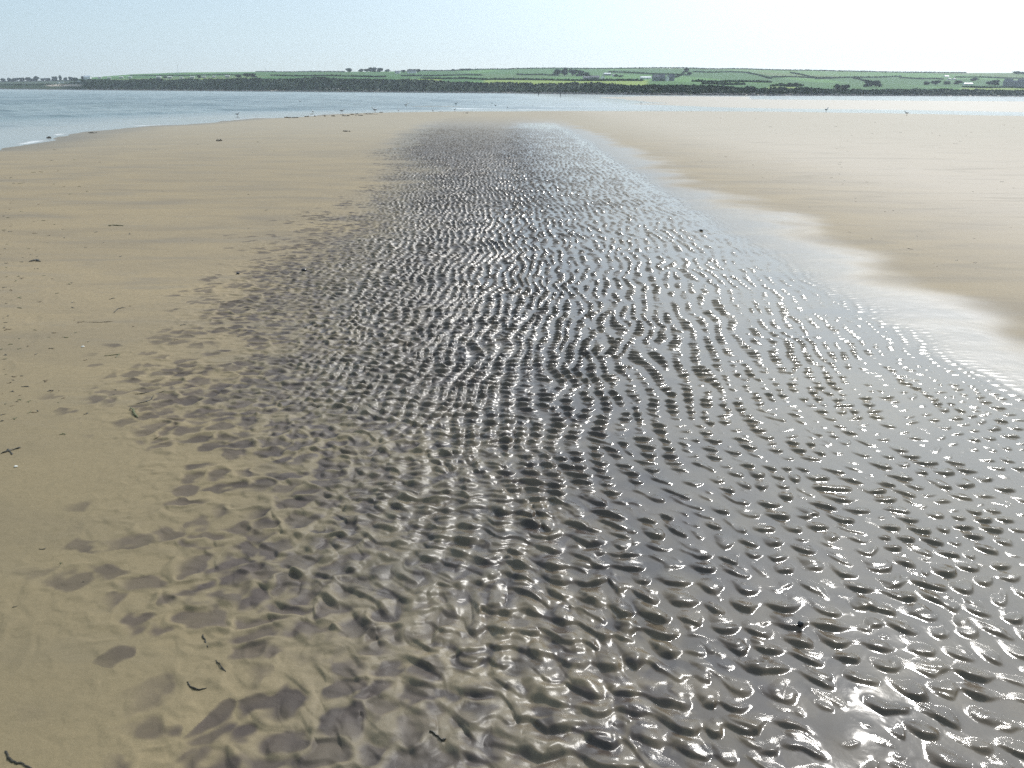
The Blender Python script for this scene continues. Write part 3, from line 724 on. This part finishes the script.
for (a, b, h_, lab) in [(178.5,73.0,8.5,'tall thin mast on the skyline above the caravan row'),(265.5,72.4,4.5,'short dark pole standing on the left skyline'),(312.5,72.4,2.6,'short faint pole on the skyline left of the lone tree'),(540.5,69.0,4.6,'thin pole on the skyline left of the farm grove'),(473.5,70.6,4.2,'thin pole on the skyline right of the low tree clump')]:
    x, y, z = land_pt(a, b); H_ = h_*y/PXE; t = empty('utility_pole' if h_ < 8 else 'radio_mast', (x, y, z-.5))
    MB().tube([(0,0,0),(0,0,H_)], [.28,.16], 8).build('post', M_metal, t)
    if h_ < 8: MB().box(-.9,.9,-.08,.08,H_-1.0,H_-.8).build('crossarm', M_metal, t)
    else:
        for q in (.55,.8): MB().box(-.7,.7,-.06,.06,H_*q,H_*q+.2).build('antenna', M_metal, t)
    tag(t, lab, 'pole' if h_ < 8 else 'mast')
# ------------------------------------------------------------------ gulls, people, wrack
M_gullw = simple('white_feather', (0.72, 0.72, 0.70), 0.7, 0.05); M_gullg = simple('grey_feather', (0.16, 0.17, 0.19), 0.7, 0.1)
M_beak = simple('yellow_beak', (0.6, 0.42, 0.06), 0.5); M_leg = simple('pinkish_leg', (0.35, 0.22, 0.18), 0.6)
def make_gull():
    t = empty('gull', (0,0,0))
    b = MB(); b.tube([(-.17,0,.23),(-.12,0,.235),(-.03,0,.225),(.06,0,.235),(.12,0,.275),(.145,0,.325),(.165,0,.365),(.195,0,.385),(.225,0,.382),(.245,0,.375)],
                     [.012,.05,.082,.078,.055,.036,.034,.040,.030,.010], 12)
    bo = b.build('body', M_gullw, t, True)
    for s in (-1, 1):
        w = MB(); w.tube([(.10,s*.062,.275),(.02,s*.078,.262),(-.10,s*.060,.255),(-.24,s*.025,.245)], [.02,.05,.035,.006], 8, True, 0.45); w.build('wing', M_gullg, t, True)
        l = MB(); l.tube([(.0,s*.03,.17),(-.005,s*.03,.09),(.0,s*.03,.0)], [.012,.006,.007], 6); l.tube([(0,s*.03,.004),(.045,s*.03,.004)], [.01,.014], 6, True, .4); l.build('leg', M_leg, t)
    k = MB(); k.tube([(.24,0,.376),(.275,0,.372),(.295,0,.362)], [.011,.008,.002], 8); k.build('beak', M_beak, t)
    k = MB()
    for s in (-1,1): k.tube([(.215,s*.028,.392),(.215,s*.034,.392)], [.005,.003], 6)
    k.build('eye', M_tyre, bo); return t
g0 = make_gull()
gl = [(826,112,0.4,1.5,'gull standing on the wet edge of the right channel, larger of the two there'),(906.5,115.6,2.6,1.1,'gull standing far right on the edge of the channel'),
 (456,105.5,-.4,1.5,'gull standing on the long dark sand bar'),(406,107,.3,1.4,'gull standing at the left end of the sand bar'),(398.5,112,1.2,1.0,'gull at the water edge just left of the middle group'),
 (375,112.6,3.0,1.5,'rightmost of the pair of gulls on the weedy water edge'),(342,113.2,.2,1.2,'left one of the pair of gulls on the weedy water edge'),(313,113.5,2.0,1.0,'gull beyond the dark weed at the left water edge'),
 (433,112,1.0,.9,'small gull at the water edge below the sand bar'),(454.8,111,.8,.9,'small gull on the wet sand below the end of the sand bar'),(492,104.6,0.4,1.0,'small gull wading right of the sand bar'),
 (495.5,107.2,2.4,1.2,'larger gull wading right of the sand bar'),(507.5,108.6,1.8,1.0,'gull nearest to the photo middle at the water edge'),(300,102.6,2.9,1.3,'right one of two birds on the water left of the sand bar'),
 (289.5,103.2,.2,.9,'left one of two birds on the water left of the sand bar'),(532,107.7,.6,.9,'gull in the shallows right of the photo middle'),(641,104.6,.2,1.1,'gull at the tip of the far pale sandbank'),
 (237.5,116.6,.2,1.0,'gull paddling in the edge of the sea at the left')]
for i, (a, b, rz, s, lab) in enumerate(gl):
    o = g0 if i == 0 else copy_tree(g0); zz = SEA_Z
    for _ in range(4): x, y = ground(a, b, zz); zz = max(zg(x, y), SEA_Z-.04)
    o.location = (x, y, zz); o.rotation_euler.z = rz; o.scale = (s*0.8,)*3
    tag(o, lab, 'gull', 'gulls along the water edge')

M_cloth = simple('dark_clothing', (0.025, 0.028, 0.04), 0.9, 0.2, 3); M_skin = simple('skin', (0.45, 0.30, 0.22), 0.6, 0.05); M_hair = simple('brown_hair', (0.05, 0.035, 0.025), 0.8)
def person(loc, label, hgt, stride, rz):
    J = {'pel':(0,0,.94,.115),'wst':(0,0,1.10,.115),'che':(0,0,1.32,.135),'nek':(0,.01,1.49,.055),'hea':(0,.01,1.60,.085),'top':(0,0,1.70,.075)}
    E_ = [('pel','wst'),('wst','che'),('che','nek'),('nek','hea'),('hea','top')]
    for s, n in ((-1,'l'),(1,'r')):
        k = s*stride
        J.update({'hip'+n:(s*.10,0,.88,.085),'kne'+n:(s*.11,.06+k*.5,.48,.055),'ank'+n:(s*.11,k,.09,.038),'toe'+n:(s*.12,k+.17,.035,.030),
                  'sho'+n:(s*.19,0,1.40,.055),'elb'+n:(s*.25,-k*.3-.03,1.12,.042),'wri'+n:(s*.26,-k*.7+.05,.88,.028),'han'+n:(s*.26,-k*.8+.08,.79,.026)})
        E_ += [('pel','hip'+n),('hip'+n,'kne'+n),('kne'+n,'ank'+n),('ank'+n,'toe'+n),('che','sho'+n),('sho'+n,'elb'+n),('elb'+n,'wri'+n),('wri'+n,'han'+n)]
    ks = list(J); me = bpy.data.meshes.new('person'); me.from_pydata([J[k][:3] for k in ks], [(ks.index(a), ks.index(b)) for a, b in E_], [])
    o = link('person', me, M_cloth); o.location = loc; o.rotation_euler.z = rz; o.scale = (hgt/1.75,)*3
    sk = o.modifiers.new('skin', 'SKIN')
    for i, k in enumerate(ks): me.skin_vertices[0].data[i].radius = (J[k][3],)*2
    me.skin_vertices[0].data[0].use_root = True
    sb = o.modifiers.new('sub', 'SUBSURF'); sb.levels = 1; sb.render_levels = 1
    h = MB(); h.tube([(0,-.02,1.56),(0,-.03,1.64),(0,-.01,1.72),(0,0,1.775)], [.07,.10,.09,.03], 10); h.build('hair', M_hair, o, True)
    tag(o, label, 'person'); return o
for (a, b, lab, hg, st, rz) in [(538.5, 96.1, 'person in dark clothes walking on the far shallow flats, left one of two', 1.75, .22, .6), (560.5, 97.0, 'person in dark clothes standing on the far flats, right one of two', 1.70, .06, -2.0)]:
    x, y = ground(a, b, SEA_Z); x = x*.93; y = y*.93; person((x, y, max(zg(x, y), SEA_Z-.15)), lab, hg, st, rz)

M_weed = simple('dark_seaweed', (0.030, 0.024, 0.012), 0.45, 0.4, 60); M_weedg = simple('olive_seaweed', (0.085, 0.085, 0.022), 0.5, 0.3, 60)
M_weedb = simple('brown_seaweed', (0.12, 0.075, 0.03), 0.55, 0.3, 60); M_stone = simple('black_pebble', (0.02, 0.02, 0.022), 0.3, 0.3, 40); M_shell = simple('white_shell', (0.7, 0.67, 0.6), 0.5, 0.1, 80)
def strand(px, pts_px, rad, mat, label, name='seaweed_strand', flat=.5):
    P = []
    for i, (a, b) in enumerate(pts_px):
        x, y = ground(a, b); z = zg(x, y); x, y = ground(a, b, z); P.append(Vector((x, y, zg(x, y)+rad*.5)))
    Q = []
    for i in range(len(P)-1):
        for k in range(4):
            f = k/4; n_ = Vector((random.gauss(0,1), random.gauss(0,1), abs(random.gauss(0,.5))))*rad*.5
            q = P[i].lerp(P[i+1], f) + (n_ if k else Vector()); Q.append(q)
    Q.append(P[-1]); c = Q[0].copy(); R2 = [rad*(0.5+.7*random.random()) for _ in Q]; R2[0] = R2[-1] = rad*.25
    m_ = MB(); m_.tube([q-c for q in Q], R2, 7, True, flat)
    o = m_.build(name, mat, None, True); o.location = c; tag(o, label, 'seaweed' if 'weed' in name else 'twig'); return o
strand(0, [(131,408),(134,413),(138,418)], .007, M_weedg, 'small olive kelp blade lying just below the long thin strand on the left sand')
strand(0, [(136,404.5),(147,402),(152,399),(153,396)], .0035, M_weed, 'thin dark bent seaweed strand above the olive kelp blade on the left sand')
strand(0, [(135,394.5),(143,394),(150,392)], .0025, M_weed, 'short thin dark strand just above the bent seaweed on the left sand')
strand(0, [(153,396),(159,393),(166,390.5)], .002, M_weed, 'fine pale brown filament trailing up right from the bent seaweed')
strand(0, [(1,454),(8,451),(14,450),(21,447.5)], .005, M_weed, 'dark brown ragged seaweed piece at the left edge, halfway down')
strand(0, [(8,449),(10,452),(12,455)], .004, M_weed, 'short dark stub crossing the ragged seaweed piece at the left edge')
strand(0, [(5,751),(8,757),(13,762),(20,763),(32,768)], .0032, M_weed, 'curved black seaweed strand in the bottom left corner')
strand(0, [(203,634),(205,641),(208,648)], .0030, M_weed, 'thin black twig standing up out of the mud patch at lower left', 'driftwood_twig', 1)
strand(0, [(187,682),(190,687),(199,690),(207,688)], .0028, M_weed, 'forked dark twig beside the mud patches near the bottom left', 'driftwood_twig', 1)
strand(0, [(216,660),(222,668),(226,672)], .0025, M_weed, 'small dark twig between two mud patches at lower left', 'driftwood_twig', 1)
strand(0, [(104,356),(111,355.5),(120,354),(115,358)], .0035, M_weedg, 'olive seaweed curl on the left sand above the kelp blade')
strand(0, [(84,322),(100,322.5),(114,321.5)], .003, M_weedb, 'long straight brown strand lying across the left sand')
strand(0, [(114,313),(118,309),(123,308)], .004, M_weed, 'short dark hooked strand above the long straight brown one')
strand(0, [(108,226),(116,225.5),(124,226)], .010, M_weedg, 'olive green weed streak in the middle distance of the left sand')
strand(0, [(29,262),(36,260),(41,262)], .012, M_weed, 'dark weed tangle near the left edge in the middle distance')
strand(0, [(430,731),(436,736),(442,742),(446,739)], .003, M_weed, 'small dark twig among the ripples at the bottom middle', 'driftwood_twig', 1)

def blob(name, c, sx, sy, sz, mat, g, sub=2):
    me = bpy.data.meshes.new(name); import bmesh
    bm = bmesh.new(); bmesh.ops.create_icosphere(bm, subdivisions=sub, radius=1)
    ph = [g.uniform(0,6) for _ in range(4)]
    for v in bm.verts:
        k = 1 + .18*math.sin(v.co.x*3+ph[0]) + .16*math.sin(v.co.y*4+ph[1]) + .10*math.sin(v.co.z*5+v.co.x*4+ph[2])
        v.co = Vector((v.co.x*sx*k, v.co.y*sy*k, v.co.z*sz*k))
    bm.to_mesh(me); bm.free(); o = link(name, me, mat, None, True); o.location = c; return o
def at(a, b, up=0.0):
    zz = 0
    for _ in range(4): x, y = ground(a, b, zz); zz = zg(x, y)
    return (x, y, zz+up)
g = random.Random(3)
tag(blob('pebble', at(800,625,.004), .011, .009, .009, M_stone, g), 'black pebble sitting in the flat wet film among the ripples at lower right', 'pebble')
tag(blob('pebble', at(238,274,.006), .014, .011, .010, M_stone, g), 'dark pebble on the left side of the ripples in the middle distance', 'pebble')
tag(blob('pebble', at(304,272,.008), .03, .016, .012, M_stone, g), 'dark flat stone at the left edge of the glistening ripples', 'pebble')
tag(blob('pebble', at(701,231,.006), .022, .014, .012, M_stone, g), 'dark stone on the right part of the distant ripples', 'pebble')
tag(blob('shell', at(83,347,.003), .010, .007, .005, M_shell, g), 'tiny white shell on the left sand left of the olive seaweed curl', 'shell')
tag(blob('shell', at(16,467,.003), .007, .006, .004, M_shell, g), 'tiny white shell below the ragged seaweed at the left edge', 'shell')
# wrack lumps near the water and loose flecks
def clump(pos, w, h, label, mat, n=15, group=None):
    m_ = MB(); gg = random.Random(int(pos[0]*77+pos[1]*13))
    for _ in range(n):
        a = gg.uniform(0, 6.28); r = abs(gg.gauss(0, .35))*w; L = gg.uniform(.15, .4)*w; p = Vector((math.cos(a)*r, math.sin(a)*r*.7, 0)); b_ = gg.uniform(0, 6.28)
        m_.tube([p, p+Vector((math.cos(b_)*L*.5, math.sin(b_)*L*.5, h*gg.uniform(.4,1))), p+Vector((math.cos(b_)*L, math.sin(b_)*L, h*gg.uniform(0,.3)))], [w*.04, w*.06, w*.02], 5)
    o = m_.build('seaweed_clump', mat, None, True); o.location = pos
    tag(o, label, 'seaweed', group); return o
big = [(219,141,.42,.09,'lone dark seaweed heap on the left sand below the shoreline'),(49,138,.45,.10,'dark seaweed heap in the wet margin at the far left'),(92,133,.40,.08,'small dark weed heap at the sea edge left of the breaking wave'),
 (128,124.3,.5,.10,'dark weed lump in the shallows below the white breaker'),(142,125,.3,.07,'smaller weed lump right beside the one below the breaker'),(172,115.3,.5,.08,'weed lump washed at the sea edge, upper left'),
 (204,120.8,.4,.08,'weed lump on the wet margin left of the larger dark pair'),(212,118,.6,.14,'larger dark weed lump on the sea edge left of the weed line'),(221,118.2,.5,.08,'flat weed lump right of the larger dark one on the sea edge'),
 (347,131.5,.5,.07,'dark weed patch on the sand left of the ripple field top'),(467,113.2,.6,.07,'small weed patch on the sand edge near the middle'),(441,111.4,.5,.07,'flat dark weed by the small gull at the water edge')]
for a, b, w, h, lab in big: clump(at(a, b), w*.6, h*.6, lab, M_weed)
for i in range(22):
    a = 283 + i*4.6 + g.uniform(-1.5,1.5); b = 117.2 - (a-283)*.035 + g.uniform(-2.2,1.2)
    clump(at(a, b), g.uniform(.25,.6), g.uniform(.03,.08), 'dark seaweed clump in the broken weed line along the water edge', M_weed if g.random()<.6 else M_weedb, 9, 'weed clumps along the water edge')
for (a, b, w) in [(487,267,0),(24,300,0)]: pass
lib = []
for k in range(5):
    m_ = MB(); gg = random.Random(50+k)
    p = Vector((0,0,0)); pts = [p.copy()]
    d = gg.uniform(-.4,.4)
    for _ in range(4): d += gg.gauss(0,.5); p = p + Vector((math.cos(d), math.sin(d), 0))*.25; pts.append(Vector((p.x, p.y, abs(gg.gauss(0,.05)))))
    m_.tube(pts, [.03,.09,.07,.06,.02], 6, True, .6)
    if k % 2: m_.tube([pts[2], pts[2]+Vector((-.1,.22,.04)), pts[2]+Vector((-.02,.36,.01))], [.05,.05,.02], 6, True, .6)
    lib.append(m_.v[:] and m_)
meshes = []
for k, m_ in enumerate(lib):
    for mt in (M_weed, M_weedb, M_weedg):
        me = bpy.data.meshes.new('seaweed_fleck'); me.from_pydata(m_.v, [], m_.f); me.materials.append(mt); me.shade_smooth(); meshes.append(me)
cnt = 0
while cnt < 255:
    side = g.random()
    if side < .30: a, b = g.uniform(0, 110)*g.random(), g.uniform(170, 420)
    elif side < .62: a, b = g.uniform(0, 330), 140 + 500*g.random()**1.6
    else: a, b = g.uniform(700, 1020), 118 + 190*g.random()**1.5
    x, y = ground(a, b)
    if side < .62 and x > np.interp(y, yl, xl) - 0.25: continue
    if side >= .62 and x < np.interp(y, yr, xr) + 1.0: continue
    z = zg(x, y)
    if z < SEA_Z + .06: continue
    o = bpy.data.objects.new('seaweed_fleck', meshes[g.randrange(len(meshes))]); COL.objects.link(o)
    s = g.uniform(.010, .035)*(1+ y/9.0); s = min(s, .35)
    o.location = (x, y, z+.001); o.scale = (s, s, s*.7); o.rotation_euler.z = g.uniform(0, 6.28)
    tag(o, 'tiny dark fleck of seaweed scattered on the left sand' if side < .62 else 'tiny dark fleck of seaweed scattered on the pale right sand', 'seaweed',
        'seaweed flecks scattered on the left sand' if side < .62 else 'seaweed flecks scattered on the right sand'); cnt += 1
# ------------------------------------------------------------------ daylight
SUN_EL, SUN_AZ = 40.0, 30.0
W = bpy.data.worlds.new('World'); S.world = W; W.use_nodes = True
nt = W.node_tree; bg = nt.nodes['Background']
sky = nt.nodes.new('ShaderNodeTexSky'); sky.sky_type = 'NISHITA'; sky.sun_disc = False
sky.sun_elevation = R_(SUN_EL); sky.sun_rotation = R_(SUN_AZ)
sky.air_density = 1.0; sky.dust_density = 0.25; sky.ozone_density = 1.5
N = nt.nodes; Lk = nt.links
def vm(op, a, b):
    x = N.new('ShaderNodeVectorMath'); x.operation = op
    for k, v in ((0,a),(1,b)):
        if isinstance(v, bpy.types.NodeSocket): Lk.new(v, x.inputs[k])
        else: x.inputs[k].default_value = v
    return x
def mm(op, a, b, clamp=False):
    x = N.new('ShaderNodeMath'); x.operation = op; x.use_clamp = clamp
    for k, v in ((0,a),(1,b)):
        if isinstance(v, bpy.types.NodeSocket): Lk.new(v, x.inputs[k])
        else: x.inputs[k].default_value = v
    return x.outputs[0]
SUNV = (math.sin(R_(SUN_AZ))*math.cos(R_(SUN_EL)), math.cos(R_(SUN_AZ))*math.cos(R_(SUN_EL)), math.sin(R_(SUN_EL)))
tc = N.new('ShaderNodeTexCoord'); dirv = vm('NORMALIZE', tc.outputs['Generated'], (0,0,0)).outputs[0]
dot = mm('MAXIMUM', vm('DOT_PRODUCT', dirv, SUNV).outputs['Value'], 0.0)
# thin bright haze veil over the blue: even milky light plus a wide glow round the sun
veil = N.new('ShaderNodeMix'); veil.data_type = 'RGBA'
Lk.new(mm('POWER', dot, 3.0), veil.inputs[0]); veil.inputs[6].default_value = (3.7, 4.9, 5.8, 1); veil.inputs[7].default_value = (8.2, 8.7, 9.0, 1)
glow = vm('SCALE', (25, 29, 33), (0,0,0)); Lk.new(mm('POWER', dot, 10.0), glow.inputs['Scale'])
nis = vm('SCALE', sky.outputs[0], (0,0,0)); nis.inputs['Scale'].default_value = 0.42
tot = vm('ADD', vm('ADD', nis.outputs[0], veil.outputs[2]).outputs[0], glow.outputs[0])
Lk.new(tot.outputs[0], bg.inputs[0]); bg.inputs[1].default_value = 0.09
sl = bpy.data.lights.new('sun', 'SUN'); sl.energy = 3.2; sl.angle = R_(0.53); sl.color = (1.0, 0.965, 0.91)
so = bpy.data.objects.new('sun', sl); COL.objects.link(so)
sd_ = Vector((math.sin(R_(SUN_AZ))*math.cos(R_(SUN_EL)), math.cos(R_(SUN_AZ))*math.cos(R_(SUN_EL)), math.sin(R_(SUN_EL))))
so.rotation_euler = sd_.to_track_quat('Z', 'Y').to_euler()
S.view_settings.view_transform = 'Standard'; S.view_settings.look = 'None'
S.view_settings.exposure = 0.0; S.view_settings.gamma = 1.0; S.view_settings.use_curve_mapping = False
S.render.engine = 'CYCLES'; S.cycles.max_bounces = 5; S.cycles.volume_bounces = 0; S.cycles.diffuse_bounces = 3; S.cycles.glossy_bounces = 3
S.cycles.sample_clamp_indirect = 4.0; S.cycles.use_denoising = False

# ------------------------------------------------------------------ sea haze
hz = MB().box(-5200, 5200, -900, 4300, -3.2, 190); t = NT('haze_air'); t.t.nodes.remove(t.p)
v = t.t.nodes.new('ShaderNodeVolumePrincipled'); v.inputs['Color'].default_value = (0.80, 0.90, 1.0, 1); v.inputs['Density'].default_value = 0.00012
v.inputs['Anisotropy'].default_value = 0.35
t.l(v.outputs[0], t.out.inputs['Volume'])
ho = hz.build('haze', t.m); tag(ho, kind='stuff')
